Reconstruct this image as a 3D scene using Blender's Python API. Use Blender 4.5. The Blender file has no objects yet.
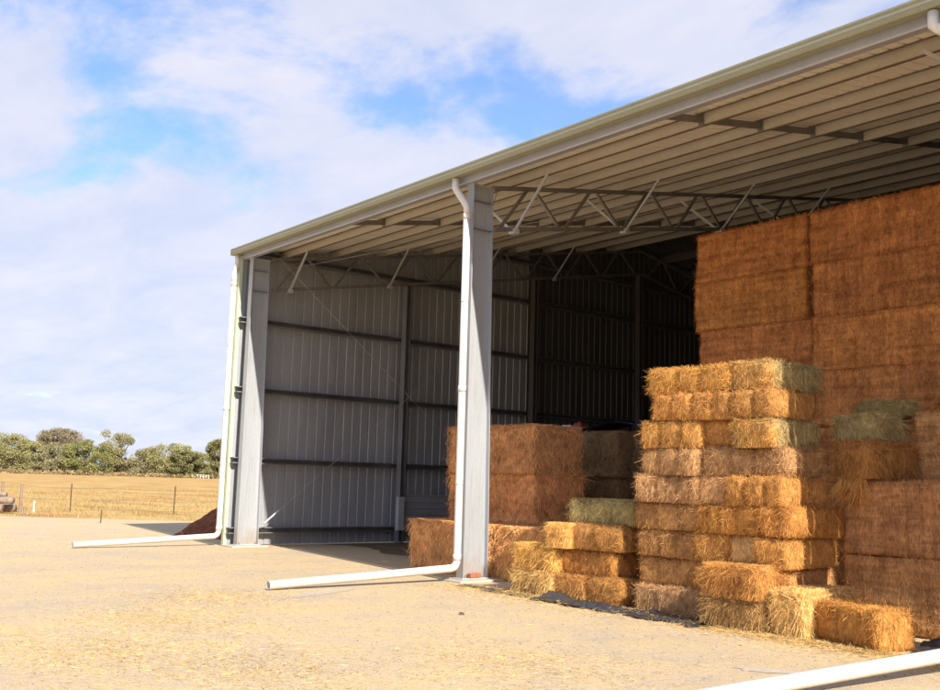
import bpy, math, random
import numpy as np
from mathutils import Vector, Matrix, noise as mn
random.seed(7)
rng = np.random.default_rng(7)
R = math.radians
scene = bpy.context.scene
COL = scene.collection

# ------------------------------------------------------------------ helpers
class MB:
    """collects verts / faces, links them as one mesh object"""
    def __init__(s): s.v = []; s.f = []; s.uv = None
    def add(s, vs, fs):
        n = len(s.v); s.v += [tuple(p) for p in vs]; s.f += [tuple(i + n for i in f) for f in fs]; return s
    def box(s, x0, x1, y0, y1, z0, z1, bev=0.0):
        if bev <= 0:
            vs = [(x0,y0,z0),(x1,y0,z0),(x1,y1,z0),(x0,y1,z0),(x0,y0,z1),(x1,y0,z1),(x1,y1,z1),(x0,y1,z1)]
            fs = [(0,3,2,1),(4,5,6,7),(0,1,5,4),(1,2,6,5),(2,3,7,6),(3,0,4,7)]
            return s.add(vs, fs)
        b = bev; vs = []
        for (z, i) in ((z0, b), (z0+b, 0), (z1-b, 0), (z1, b)):
            vs += [(x0+b+i,y0+i,z),(x1-b-i,y0+i,z),(x1-i,y0+b+i,z),(x1-i,y1-b-i,z),(x1-b-i,y1-i,z),(x0+b+i,y1-i,z),(x0+i,y1-b-i,z),(x0+i,y0+b+i,z)]
        fs = [tuple(reversed(range(8))), tuple(range(24, 32))]
        for k in range(3):
            for j in range(8):
                a = k*8+j; c = k*8+(j+1) % 8
                fs.append((a, c, c+8, a+8))
        return s.add(vs, fs)
    def bar(s, a, b, w, h=None, up=(0,0,1)):
        a = Vector(a); b = Vector(b); h = h or w
        d = (b-a).normalized(); u = Vector(up)
        if abs(d.dot(u)) > .98: u = Vector((1,0,0))
        r = d.cross(u).normalized(); u = r.cross(d)
        vs = []
        for p in (a, b):
            for (i, j) in ((-1,-1),(1,-1),(1,1),(-1,1)): vs.append(p + r*i*w/2 + u*j*h/2)
        return s.add(vs, [(0,3,2,1),(4,5,6,7),(0,1,5,4),(1,2,6,5),(2,3,7,6),(3,0,4,7)])
    def tube(s, pts, r, n=14, hollow=0.0):
        """tube along pts; hollow > 0 gives open ends with a wall"""
        pts = [Vector(p) for p in pts]; rs = r if isinstance(r, (list, tuple)) else [r]*len(pts)
        rings = []
        ref = Vector((0.3, 0.2, 0.93))
        def ring(p, d, rr):
            a = d.cross(ref).normalized(); b = d.cross(a).normalized()
            return [p + (a*math.cos(2*math.pi*k/n) + b*math.sin(2*math.pi*k/n))*rr for k in range(n)]
        for i, p in enumerate(pts):
            d = (pts[min(i+1, len(pts)-1)] - pts[max(i-1, 0)]).normalized()
            if abs(d.dot(ref)) > .97: ref = Vector((1, 0, 0))
            rings.append(ring(p, d, rs[i]))
        vs = [q for rg in rings for q in rg]; fs = []
        m = len(rings)
        for i in range(m-1):
            for k in range(n):
                fs.append((i*n+k, i*n+(k+1) % n, (i+1)*n+(k+1) % n, (i+1)*n+k))
        if hollow > 0:
            d = (pts[-1]-pts[-2]).normalized()
            inn = ring(pts[-1], d, rs[-1]-hollow); dp = ring(pts[-1]-d*.3, d, rs[-1]-hollow)
            o = len(vs); vs += inn + dp
            for k in range(n):
                fs.append(((m-1)*n+k, (m-1)*n+(k+1) % n, o+(k+1) % n, o+k))
                fs.append((o+k, o+(k+1) % n, o+n+(k+1) % n, o+n+k))
            fs.append(tuple(range(o+n, o+2*n)))
            fs.append(tuple(reversed(range(n))))
        else:
            fs.append(tuple(reversed(range(n)))); fs.append(tuple(range((m-1)*n, m*n)))
        return s.add(vs, fs)
    def extrude(s, prof, axis, a, b, closed=True):
        """prof: list of 2D points; axis 'x': (y,z) profile run from x=a to b; 'y': (x,z); 'z': (x,y)"""
        n = len(prof); vs = []
        for t in (a, b):
            for (p, q) in prof:
                vs.append({'x': (t,p,q), 'y': (p,t,q), 'z': (p,q,t)}[axis])
        fs = [(i, (i+1) % n, n+(i+1) % n, n+i) for i in range(n if closed else n-1)]
        if closed: fs += [tuple(reversed(range(n))), tuple(range(n, 2*n))]
        return s.add(vs, fs)
    def build(s, name, mat, parent=None, smooth=False, loc=None, rot=None):
        me = bpy.data.meshes.new(name); me.from_pydata(s.v, [], s.f); me.validate(); me.update()
        import bmesh
        bm = bmesh.new(); bm.from_mesh(me); bmesh.ops.recalc_face_normals(bm, faces=bm.faces); bm.to_mesh(me); bm.free()
        if mat: me.materials.append(mat)
        if smooth: me.polygons.foreach_set('use_smooth', [True]*len(me.polygons))
        o = bpy.data.objects.new(name, me); COL.objects.link(o)
        if parent: o.parent = parent
        if loc: o.location = loc
        if rot: o.rotation_euler = rot
        return o

def tag(o, label=None, cat=None, group=None, kind=None):
    if label: o['label'] = label
    if cat: o['category'] = cat
    if group: o['group'] = group
    if kind: o['kind'] = kind
    return o
def empty(name, loc=(0,0,0), rz=0):
    o = bpy.data.objects.new(name, None); COL.objects.link(o); o.location = loc; o.rotation_euler = (0,0,rz); o.empty_display_size = .2
    return o
def plain(name, vs, fs, mat, smooth=False, attr=None):
    me = bpy.data.meshes.new(name); me.from_pydata(vs, [], fs); me.update()
    if mat: me.materials.append(mat)
    if smooth: me.polygons.foreach_set('use_smooth', [True]*len(me.polygons))
    if attr is not None:
        a = me.attributes.new('sv', 'FLOAT', 'POINT'); a.data.foreach_set('value', np.asarray(attr, dtype=np.float32))
    return me
def link(name, me, parent=None, loc=(0,0,0), rot=(0,0,0), scale=(1,1,1)):
    o = bpy.data.objects.new(name, me); COL.objects.link(o); o.location = loc; o.rotation_euler = rot; o.scale = scale
    if parent: o.parent = parent
    return o

# ------------------------------------------------------------------ materials
class Mat:
    def __init__(s, name, rough=.8, metal=0., spec=.5):
        s.m = bpy.data.materials.new(name); s.m.use_nodes = True; s.nt = s.m.node_tree; s.N = s.nt.nodes; s.L = s.nt.links
        s.b = s.N['Principled BSDF']; s.b.inputs['Roughness'].default_value = rough; s.b.inputs['Metallic'].default_value = metal
        s.b.inputs['Specular IOR Level'].default_value = spec
    def n(s, t, **k):
        d = s.N.new(t)
        for a, b in k.items(): setattr(d, a, b)
        return d
    def coord(s, scale=(1,1,1), kind='Object', rot=(0,0,0)):
        tc = s.n('ShaderNodeTexCoord'); mp = s.n('ShaderNodeMapping'); mp.inputs['Scale'].default_value = scale; mp.inputs['Rotation'].default_value = rot
        s.L.new(tc.outputs[kind], mp.inputs['Vector']); return mp.outputs[0]
    def noise(s, sc, vec, det=4, rough=.55, dist=0.):
        d = s.n('ShaderNodeTexNoise'); d.inputs['Scale'].default_value = sc; d.inputs['Detail'].default_value = det
        d.inputs['Roughness'].default_value = rough; d.inputs['Distortion'].default_value = dist; s.L.new(vec, d.inputs['Vector']); return d.outputs['Fac']
    def ramp(s, fac, stops, interp='LINEAR'):
        d = s.n('ShaderNodeValToRGB'); e = d.color_ramp.elements; d.color_ramp.interpolation = interp
        while len(e) < len(stops): e.new(.5)
        for el, (p, c) in zip(e, stops):
            el.position = p; el.color = (c, c, c, 1) if isinstance(c, (int, float)) else (*c, 1)
        s.L.new(fac, d.inputs[0]); return d.outputs[0]
    def mix(s, a, b, fac=.5, mode='MIX'):
        d = s.n('ShaderNodeMix'); d.data_type = 'RGBA'; d.blend_type = mode; d.clamp_result = False
        for i, v in ((0, fac), (6, a), (7, b)):
            if hasattr(v, 'links'): s.L.new(v, d.inputs[i])
            elif isinstance(v, (int, float)): d.inputs[i].default_value = v if i == 0 else (v, v, v, 1)
            else: d.inputs[i].default_value = (*v, 1)
        return d.outputs[2]
    def math(s, op, a, b=0.):
        d = s.n('ShaderNodeMath'); d.operation = op
        for i, v in enumerate((a, b)):
            if hasattr(v, 'links'): s.L.new(v, d.inputs[i])
            else: d.inputs[i].default_value = v
        return d.outputs[0]
    def bump(s, h, strength=.4, dist=.02):
        d = s.n('ShaderNodeBump'); d.inputs['Strength'].default_value = strength; d.inputs['Distance'].default_value = dist
        s.L.new(h, d.inputs['Height']); s.L.new(d.outputs[0], s.b.inputs['Normal'])
    def color(s, c):
        if hasattr(c, 'links'): s.L.new(c, s.b.inputs['Base Color'])
        else: s.b.inputs['Base Color'].default_value = (*c, 1)
        return s.m
def weathered(name, col, dark=.75, rough=.5, metal=0., sc=3., streak=True, spec=.5, fleck=.10, splash=0.):
    m = Mat(name, rough, metal, spec)
    v = m.coord((1,1,.25) if streak else (1,1,1), 'Object')
    f = m.noise(sc, v, 6, .65)
    g = m.noise(sc*14, m.coord(), 4, .6)
    c = m.mix(tuple(x*dark for x in col), col, m.ramp(f, [(.3, 0.), (.6, 1.)]))
    c = m.mix(c, m.ramp(g, [(.25, 1-fleck), (.7, 1+fleck*.4)]), 1., 'MULTIPLY')
    if splash > 0:
        tc = m.n('ShaderNodeTexCoord'); sp = m.n('ShaderNodeSeparateXYZ'); m.L.new(tc.outputs['Object'], sp.inputs[0])
        q = m.math('ADD', sp.outputs['Z'], m.math('MULTIPLY', m.noise(7., m.coord((1,1,.4)), 5, .7), .9))
        mr = m.n('ShaderNodeMapRange'); mr.inputs['From Min'].default_value = .35; mr.inputs['From Max'].default_value = .95; mr.inputs['To Min'].default_value = splash; mr.inputs['To Max'].default_value = 0.; m.L.new(q, mr.inputs['Value'])
        c = m.mix(c, (.34,.22,.12), mr.outputs[0])
        st = m.noise(9., m.coord((3,3,.12)), 4, .7)
        c = m.mix(c, m.ramp(st, [(.35, (.80,.77,.72)), (.5, (1,1,1))]), .6, 'MULTIPLY')
    r = m.math('ADD', m.math('MULTIPLY', f, .25), rough-.12)
    m.L.new(r, m.b.inputs['Roughness'])
    return m.color(c)

M = {}
M['galv'] = weathered('galvanised_steel', (.58,.60,.62), .82, .5, .25, 2.5)
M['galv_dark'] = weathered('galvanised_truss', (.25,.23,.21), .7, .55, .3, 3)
M['column'] = weathered('galvanised_column', (.43,.45,.47), .88, .46, .2, 1.2, fleck=.05, splash=.7)
M['zinc_wall'] = weathered('zinc_wall_sheet', (.50,.51,.53), .84, .48, .5, 1.2)
M['zinc_shaded'] = weathered('shade_darkened_zinc_sheet', (.17,.16,.15), .8, .55, .5, 1.2)  # zinc sheet with the deep interior shade put into its colour
M['zinc_roof'] = weathered('zinc_roof_sheet', (.86,.80,.70), .92, .5, .0, 1.2, False)
M['purlin'] = weathered('galvanised_purlin', (.56,.51,.44), .9, .5, .2, 2., False)
M['flange'] = weathered('shade_dark_purlin_flange', (.20,.15,.10), .7, .7, .1, 4., False)  # flanges coloured dark to draw the shade lines along each purlin
M['girt'] = weathered('galvanised_girt', (.36,.36,.37), .8, .45, .7, 2., False)
M['eave'] = weathered('galvanised_eave_beam', (.42,.43,.48), .9, .4, .3, 2., False)
M['gutter'] = weathered('pale_green_painted_steel', (.34,.335,.225), .9, .42, 0., 2., False)
M['trim'] = weathered('pale_green_trim', (.55,.62,.43), .92, .45, 0., 2.)
M['pvc'] = weathered('white_pvc', (.78,.74,.66), .90, .42, 0., 2., False, splash=.35)
M['concrete'] = weathered('concrete', (.52,.46,.36), .75, .9, 0., 3., False, .2)
M['brick'] = weathered('red_brick', (.42,.15,.08), .7, .9, 0., 12., False, .2, .3)
M['plastic'] = weathered('black_plastic_sheet', (.05,.052,.06), .6, .30, 0., 3., False, .6)
M['tarp_blue'] = weathered('dark_blue_tarpaulin', (.03,.05,.12), .7, .5, 0., 3., False)
M['red_paint'] = weathered('red_paint', (.25,.02,.02), .8, .5, 0., 6., False)
M['white_paint'] = weathered('white_paint', (.75,.73,.70), .85, .5, 0., 6., False)
M['timber'] = weathered('grey_weathered_timber', (.34,.26,.19), .5, .9, 0., 5., False, .2)
M['rust_steel'] = weathered('rusty_post_steel', (.14,.09,.06), .6, .8, .2, 8., False)
M['wire'] = weathered('fence_wire', (.20,.17,.14), .8, .5, .5, 4., False)

def straw(name, green=False, pressed=False):
    m = Mat(name, .85, 0., .12)
    oi = m.n('ShaderNodeObjectInfo'); base = oi.outputs['Color']
    if green:
        tc = m.n('ShaderNodeTexCoord'); sp = m.n('ShaderNodeSeparateXYZ'); m.L.new(tc.outputs['Object'], sp.inputs[0])
        w = m.math('ADD', sp.outputs['X'], m.math('MULTIPLY', m.noise(3., m.coord(), 3), .35))
        mask = m.ramp(m.math('ADD', w, .0), [(.0, 1.), (1., 1.)])
        mr = m.n('ShaderNodeMapRange'); mr.inputs['From Min'].default_value = -.40; mr.inputs['From Max'].default_value = -.22
        m.L.new(w, mr.inputs['Value'])
        base = m.mix(base, (.50,.39,.18), mr.outputs[0])
    rnd = m.math('MULTIPLY', oi.outputs['Random'], 20.)
    cv = m.n('ShaderNodeVectorMath'); cv.operation = 'ADD'
    cmb = m.n('ShaderNodeCombineXYZ'); m.L.new(rnd, cmb.inputs[0]); m.L.new(rnd, cmb.inputs[1])
    m.L.new(m.coord(), cv.inputs[0]); m.L.new(cmb.outputs[0], cv.inputs[1])
    st = m.n('ShaderNodeMapping'); st.inputs['Scale'].default_value = (1,1,.16); m.L.new(cv.outputs[0], st.inputs['Vector'])
    fine = m.noise(75., st.outputs[0], 3, .7, .6)
    med = m.noise(9., cv.outputs[0], 4, .6, .4)
    big = m.noise(2.2, cv.outputs[0], 3, .5)
    c = m.mix(base, m.ramp(fine, [(.28, .50), (.5, .95), (.72, 1.35)]), 1., 'MULTIPLY')
    c = m.mix(c, m.ramp(med, [(.25, (.70,.62,.55)), (.5, (1,1,1)), (.8, (1.25,1.22,1.1))]), 1., 'MULTIPLY')
    c = m.mix(c, m.ramp(big, [(.3, (.85,.80,.78)), (.7, (1.12,1.12,1.1))]), 1., 'MULTIPLY')
    if pressed:
        q = m.n('ShaderNodeMapping'); q.inputs['Scale'].default_value = (.5,.5,7.5); m.L.new(cv.outputs[0], q.inputs['Vector'])
        c = m.mix(c, m.ramp(m.noise(1.6, q.outputs[0], 5, .65, .3), [(.3, (.72,.66,.62)), (.5, (1,1,1)), (.7, (1.22,1.2,1.15))]), 1., 'MULTIPLY')
        q = m.n('ShaderNodeMapping'); q.inputs['Scale'].default_value = (6,6,.35); m.L.new(cv.outputs[0], q.inputs['Vector'])
        c = m.mix(c, m.ramp(m.noise(1.5, q.outputs[0], 4, .6, .3), [(.3, (.80,.76,.74)), (.6, (1.1,1.1,1.08))]), 1., 'MULTIPLY')
    at = m.n('ShaderNodeAttribute'); at.attribute_name = 'sv'
    c = m.mix(c, m.ramp(at.outputs['Fac'], [(0., (.50,.45,.40)), (.5, (1,1,1)), (1., (1.65,1.62,1.5))]), 1., 'MULTIPLY')
    m.bump(fine, .7, .012)
    return m.color(c)
M['straw'] = straw('straw')
M['straw_pressed'] = straw('straw_pressed', False, True)
M['straw_green'] = straw('straw_green_flank', True)

# ------------------------------------------------------------------ camera (solved from the shed geometry)
right = Vector((0.62592531, 0.77936375, 0.02845449)); up = Vector((0.08748012, -0.10641913, 0.99046565)); fwd = Vector((-0.77496112, 0.61746831, 0.13478926))
cam = bpy.data.cameras.new('camera'); co = bpy.data.objects.new('camera', cam); COL.objects.link(co)
mw = Matrix((right, up, -fwd)).transposed().to_4x4(); mw.translation = (21.7667, -10.5695, 1.65)
co.matrix_world = mw
cam.sensor_width = 36; cam.lens = 1002.448/940*36; cam.clip_end = 3000; cam.clip_start = .05
scene.camera = co

# ------------------------------------------------------------------ light
SUN = Vector((1.4, -.2, 1.)).normalized()
sl = bpy.data.lights.new('sun', 'SUN'); sl.energy = 5.0; sl.angle = R(.53); sl.color = (1., .93, .82)
so = bpy.data.objects.new('sun', sl); COL.objects.link(so); so.rotation_euler = SUN.to_track_quat('Z', 'Y').to_euler(); so.location = (30, -8, 30)
w = bpy.data.worlds.new('World'); scene.world = w; w.use_nodes = True
nt = w.node_tree; N = nt.nodes; L = nt.links
bg = N['Background']; bg.inputs['Strength'].default_value = .10
sky = N.new('ShaderNodeTexSky'); sky.sky_type = 'NISHITA'; sky.sun_disc = False
sky.sun_elevation = math.asin(SUN.z); sky.sun_rotation = math.atan2(SUN.x, SUN.y); sky.altitude = 200; sky.air_density = 1.; sky.dust_density = .6; sky.ozone_density = 2.5
tc = N.new('ShaderNodeTexCoord'); sp = N.new('ShaderNodeSeparateXYZ'); L.new(tc.outputs['Generated'], sp.inputs[0])
def wm(op, a, b=0., c=None):
    d = N.new('ShaderNodeMath'); d.operation = op
    for i, v in enumerate((a, b, c)):
        if v is None: continue
        if hasattr(v, 'links'): L.new(v, d.inputs[i])
        else: d.inputs[i].default_value = v
    return d.outputs[0]
zz = wm('ADD', wm('MAXIMUM', sp.outputs['Z'], 0.), .16)
cb = N.new('ShaderNodeCombineXYZ'); L.new(wm('DIVIDE', sp.outputs['X'], zz), cb.inputs[0]); L.new(wm('DIVIDE', sp.outputs['Y'], zz), cb.inputs[1])
def wnoise(scale, off, det, rough, dist=0., st=(1,1,1), rz=0):
    mp = N.new('ShaderNodeMapping'); mp.inputs['Location'].default_value = off; mp.inputs['Scale'].default_value = st; mp.inputs['Rotation'].default_value = (0,0,rz); L.new(cb.outputs[0], mp.inputs[0])
    d = N.new('ShaderNodeTexNoise'); d.inputs['Scale'].default_value = scale; d.inputs['Detail'].default_value = det; d.inputs['Roughness'].default_value = rough; d.inputs['Distortion'].default_value = dist
    L.new(mp.outputs[0], d.inputs['Vector']); return d.outputs['Fac']
CL1 = wnoise(1.9, (2.2, 5.1, 0), 11, .60, .25, (1., 1.2, 1), -.3)
CL2 = wnoise(.55, (1.3, 2.2, 0), 2, .5)
cov = wm('ADD', CL1, wm('MULTIPLY', wm('SUBTRACT', CL2, .5), .35))
# more cover towards the horizon
hz = N.new('ShaderNodeMapRange'); hz.inputs['From Min'].default_value = .36; hz.inputs['From Max'].default_value = .20; hz.inputs['To Min'].default_value = -.06; hz.inputs['To Max'].default_value = .17
L.new(sp.outputs['Z'], hz.inputs['Value'])
cov = wm('ADD', cov, hz.outputs[0])
mr = N.new('ShaderNodeMapRange'); mr.interpolation_type = 'SMOOTHSTEP'; mr.inputs['From Min'].default_value = .34; mr.inputs['From Max'].default_value = .53; L.new(cov, mr.inputs['Value'])
shade = wnoise(2.6, (9, 4, 0), 8, .6, .3, (1, 1.6, 1), -.3)
cr = N.new('ShaderNodeValToRGB'); L.new(shade, cr.inputs[0])
CB = 1.22
cr.color_ramp.elements[0].position = .3; cr.color_ramp.elements[0].color = (3.45*CB, 3.75*CB, 4.75*CB, 1)
cr.color_ramp.elements[1].position = .68; cr.color_ramp.elements[1].color = (4.45*CB, 4.4*CB, 4.95*CB, 1)
mx = N.new('ShaderNodeMix'); mx.data_type = 'RGBA'; L.new(wm('ADD', wm('MULTIPLY', mr.outputs[0], .80), .14), mx.inputs[0])
tint = N.new('ShaderNodeMix'); tint.data_type = 'RGBA'; tint.blend_type = 'MULTIPLY'; tint.inputs[0].default_value = 1.; tint.inputs[7].default_value = (1.0, 1.28, 1.6, 1); L.new(sky.outputs[0], tint.inputs[6])
L.new(tint.outputs[2], mx.inputs[6]); L.new(cr.outputs[0], mx.inputs[7]); L.new(mx.outputs[2], bg.inputs['Color'])
vs = scene.view_settings; vs.view_transform = 'Standard'; vs.look = 'None'; vs.gamma = 1; vs.use_curve_mapping = False; vs.exposure = .68
scene.cycles.max_bounces = 10; scene.cycles.diffuse_bounces = 6; scene.cycles.glossy_bounces = 4
scene.cycles.sample_clamp_indirect = 8.
try: scene.cycles.use_denoising = True
except Exception: pass

# ------------------------------------------------------------------ ground
gm = Mat('dry_grass_field', .95, 0., .1)
v = gm.coord(); b1 = gm.noise(.05, v, 5, .6); b2 = gm.noise(.9, gm.coord((1, .3, 1), rot=(0,0,.9)), 6, .7); b3 = gm.noise(9., v, 4, .7)
c = gm.ramp(b1, [(.3, (.44,.28,.11)), (.5, (.53,.36,.15)), (.62, (.49,.35,.14)), (.75, (.43,.33,.13))])
c = gm.mix(c, gm.ramp(b2, [(.3, (.72,.66,.6)), (.6, (1.1,1.08,1.02))]), 1., 'MULTIPLY')
b4 = gm.noise(.35, gm.coord((.25, 1, 1), rot=(0,0,R(-64)+1.57)), 5, .6); c = gm.mix(c, gm.ramp(b4, [(.35, (.80,.66,.55)), (.5, (1,1,1)), (.65, (1.08,1.05,.95))]), 1., 'MULTIPLY')
c = gm.mix(c, gm.ramp(b3, [(.3, .7), (.7, 1.2)]), 1., 'MULTIPLY')
gm.bump(b3, .6, .05)
M['field'] = gm.color(c)
ym = Mat('compacted_gravel_and_straw', .95, 0., .12)
v = ym.coord()
big = ym.noise(.22, ym.coord((1, .45, 1), rot=(0,0,.9)), 7, .68, .8); mid = ym.noise(1.1, v, 7, .7, .4); fine = ym.noise(16., v, 5, .75); vf = ym.noise(70., v, 3, .7)
c = ym.ramp(big, [(.34, (.46,.38,.29)), (.44, (.53,.41,.26)), (.50, (.58,.44,.28)), (.55, (.62,.46,.24)), (.60, (.57,.43,.27)), (.68, (.49,.39,.27))])
c2 = ym.ramp(mid, [(.34, (.44,.37,.29)), (.5, (.56,.43,.27)), (.66, (.63,.47,.23))])
c = ym.mix(c, c2, .5)
c = ym.mix(c, ym.ramp(fine, [(.30, .70), (.45, .96), (.6, 1.03), (.75, 1.18)]), 1., 'MULTIPLY')
c = ym.mix(c, ym.ramp(vf, [(.3, .68), (.5, 1.), (.7, 1.25)]), 1., 'MULTIPLY')
vo = ym.n('ShaderNodeTexVoronoi'); vo.inputs['Scale'].default_value = 26.; ym.L.new(v, vo.inputs['Vector'])
c = ym.mix(c, (.25,.20,.16), ym.math('MULTIPLY', ym.ramp(vo.outputs['Distance'], [(.10, 1.), (.18, 0.)]), ym.ramp(mid, [(.4, .7), (.6, 0.)])))
h = ym.math('ADD', ym.math('MULTIPLY', fine, .6), ym.math('MULTIPLY', vf, .3)); h = ym.math('ADD', h, ym.math('MULTIPLY', mid, 1.5))
ym.bump(h, .75, .03)
M['yard'] = ym.color(c)
dm = Mat('fine_dust_track', .95, 0., .1); v = dm.coord()
c = dm.ramp(dm.noise(1.5, v, 5, .6), [(.3, (.50,.42,.33)), (.7, (.58,.47,.35))]); c = dm.mix(c, dm.ramp(dm.noise(30., v, 4, .7), [(.3,.75),(.7,1.15)]), 1., 'MULTIPLY')
M['track'] = dm.color(c)

# field: one sheet to the horizon, slightly rolling far away
def sheet(name, xs, ys, zf, mat):
    vs = [(x, y, zf(x, y)) for y in ys for x in xs]; nx = len(xs)
    fs = [(j*nx+i, j*nx+i+1, (j+1)*nx+i+1, (j+1)*nx+i) for j in range(len(ys)-1) for i in range(nx-1)]
    return link(name, plain(name, vs, fs, mat, True))
g = np.concatenate([-np.geomspace(1600, 60, 16), np.linspace(-50, 60, 23), np.geomspace(70, 1600, 14)])
fo = sheet('field_ground', list(g), list(g), lambda x, y: -.02 + .0*x, M['field']); tag(fo, kind='structure')
# yard outline: irregular edge polygon as triangulated grid
yd = MB(); NU = 150
def yard_edge(a):   # distance of the gravel edge from (12, 2)
    dx, dy = math.cos(a), math.sin(a)
    # half plane x > -11.6-ish along the line through the fence foot
    r = 60
    nxp, nyp = -.83, .56        # outward normal of the far edge
    dn = dx*nxp + dy*nyp
    if dn > .05: r = min(r, 21.2/dn)
    return r + 1.0*mn.noise(Vector((a*5, 0, 0))) + .35*mn.noise(Vector((a*24, 3, 0)))
vs_ = [(12, 2, 0.)]; rings = [.2, .4, .6, .8, .93, 1.]
for rr in rings:
    for k in range(NU):
        a = 2*math.pi*k/NU; e = yard_edge(a)*rr
        vs_.append((12+e*math.cos(a), 2+e*math.sin(a), 0.))
fs_ = [(0, 1+k, 1+(k+1) % NU) for k in range(NU)]
for j in range(len(rings)-1):
    for k in range(NU):
        a0 = 1+j*NU+k; a1 = 1+j*NU+(k+1) % NU; fs_.append((a0, a0+NU, a1+NU, a1))
yo = link('gravel_yard', plain('gravel_yard', vs_, fs_, M['yard'], True)); tag(yo, kind='structure')

dm2 = Mat('added_dark_earth', .95, 0., .1); v = dm2.coord(); M['earth'] = dm2.color(dm2.mix(dm2.ramp(dm2.noise(1.2, v, 5, .6), [(.3, (.17,.12,.08)), (.7, (.26,.19,.12))]), dm2.ramp(dm2.noise(25., v, 4, .7), [(.3,.7),(.7,1.15)]), 1., 'MULTIPLY'))
vs_ = []; nq = 80
for i in range(nq+1):
    x = -.3 + 25.7*i/nq; vs_ += [(x, 2.6+.7*mn.noise(Vector((x*.5, 0, 0)))+.25*mn.noise(Vector((x*2.2, 5, 0))), .004), (x, 27.7, .004)]
tag(link('added_dark_floor', plain('added_dark_floor', vs_, [(2*i, 2*i+2, 2*i+3, 2*i+1) for i in range(nq)], M['earth'])), kind='structure')  # unseen dark floor, added to cut bounced light inside the shed

def strands(P, Nn, D, Lg, W, lift, sv, droop=None):
    """two-segment ribbons starting at P, along D, lifting off along Nn"""
    n = len(P); S = np.cross(D, Nn); S /= np.linalg.norm(S, axis=1)[:, None] + 1e-9
    ang = rng.uniform(-1.2, 1.2, n)[:, None]; S = S*np.cos(ang) + Nn*np.sin(ang)
    Lg = Lg[:, None]; W = W[:, None]; lift = lift[:, None]
    bend = rng.normal(0, .25, (n, 3))
    p1 = P + D*Lg*.5 + Nn*lift*.35
    p2 = P + (D+bend*.6)*Lg + Nn*lift
    if droop is not None: p1[:, 2] -= droop*.25; p2[:, 2] -= droop
    V = np.stack([P-S*W/2, P+S*W/2, p1-S*W/2, p1+S*W/2, p2-S*W*.2, p2+S*W*.2], 1).reshape(-1, 3)
    i = np.arange(n)[:, None]*6
    F = np.concatenate([i+np.array([[0,1,3,2]]), i+np.array([[2,3,5,4]])], 1).reshape(-1, 4)
    return V, F, np.repeat(sv, 6)

# scattered straw and stones on the yard
def scatter_pts(n):
    out = []
    while len(out) < n:
        m_ = rng.random()
        if m_ < .65: x = rng.uniform(8.5, 18.5); y = -abs(rng.normal(0, .5)) - .3
        elif m_ < .6: x = rng.uniform(0, 9); y = rng.normal(-.5, 1.6)
        else: x = rng.uniform(4, 20.5); y = rng.uniform(-9, 0)
        if x > 20.8 and y < -8: continue
        out.append((x, y, .004))
    return np.array(out)
n = 20000; P = scatter_pts(n)
cc = np.array([(12.2,-7.3),(10.6,-5.9),(13.6,-6.3),(9.,-4.6),(14.6,-4.2)])[rng.integers(0, 5, 11000)]
P[:11000, 0] = cc[:, 0] + rng.normal(0, .75, 11000); P[:11000, 1] = cc[:, 1] + rng.normal(0, .55, 11000); a = rng.uniform(0, 2*math.pi, n); D = np.stack([np.cos(a), np.sin(a), np.zeros(n)], 1)
V, F, sv = strands(P, np.tile([0., 0., 1.], (n, 1)), D, rng.uniform(.02, .10, n), rng.uniform(.002, .005, n), rng.uniform(0, .012, n), np.clip(rng.normal(.5, .15, n), 0, 1))
o = link('scattered_straw', plain('scattered_straw', V.tolist(), F.tolist(), M['straw'], False, sv)); o.color = (.62,.46,.20,1); tag(o, kind='stuff')
n = 12000; P = np.stack([rng.uniform(9., 17.2, n), -.18-np.abs(rng.normal(0, .24, n)), np.abs(rng.normal(.006, .008, n))+.004], 1); P[:, 1] -= np.where(P[:, 0] > 13.6, .22, .02)
a = rng.uniform(0, 2*math.pi, n); D = np.stack([np.cos(a), np.sin(a), rng.normal(0, .06, n)], 1)
V, F, sv = strands(P, np.tile([0., 0., 1.], (n, 1)), D, rng.uniform(.03, .13, n), rng.uniform(.002, .005, n), rng.uniform(0, .02, n), np.clip(rng.normal(.5, .18, n), 0, 1))
o = link('spilt_straw', plain('spilt_straw', V.tolist(), F.tolist(), M['straw'], False, sv)); o.color = (.66,.46,.19,1); tag(o, kind='stuff')
pb = MB(); oct_f = [(0,2,4),(2,1,4),(1,3,4),(3,0,4),(2,0,5),(1,2,5),(3,1,5),(0,3,5)]
for k in range(6500):
    if k < 1400: x = random.uniform(10, 20); y = random.uniform(-8.5, -.6)
    else: x = random.uniform(-6, 20); y = random.uniform(-8, 0)
    s = random.uniform(.005, .013) * (1 if random.random() < .95 else 1.6)
    pts = [(x-s, y, 0), (x+s*random.uniform(.7,1.3), y, .002), (x, y-s, .001), (x, y+s*random.uniform(.6,1.2), 0), (x+s*.2, y, s*.75), (x, y, -s*.4)]
    pb.add(pts, oct_f)
sm = Mat('loose_stones', .9, 0., .2); geo = sm.n('ShaderNodeNewGeometry'); M['stones'] = sm.color(sm.ramp(geo.outputs['Random Per Island'], [(0, (.16,.12,.09)), (.6, (.34,.27,.20)), (1, (.50,.42,.33))]))
tag(pb.build('loose_stones', M['stones']), kind='stuff')

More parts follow.
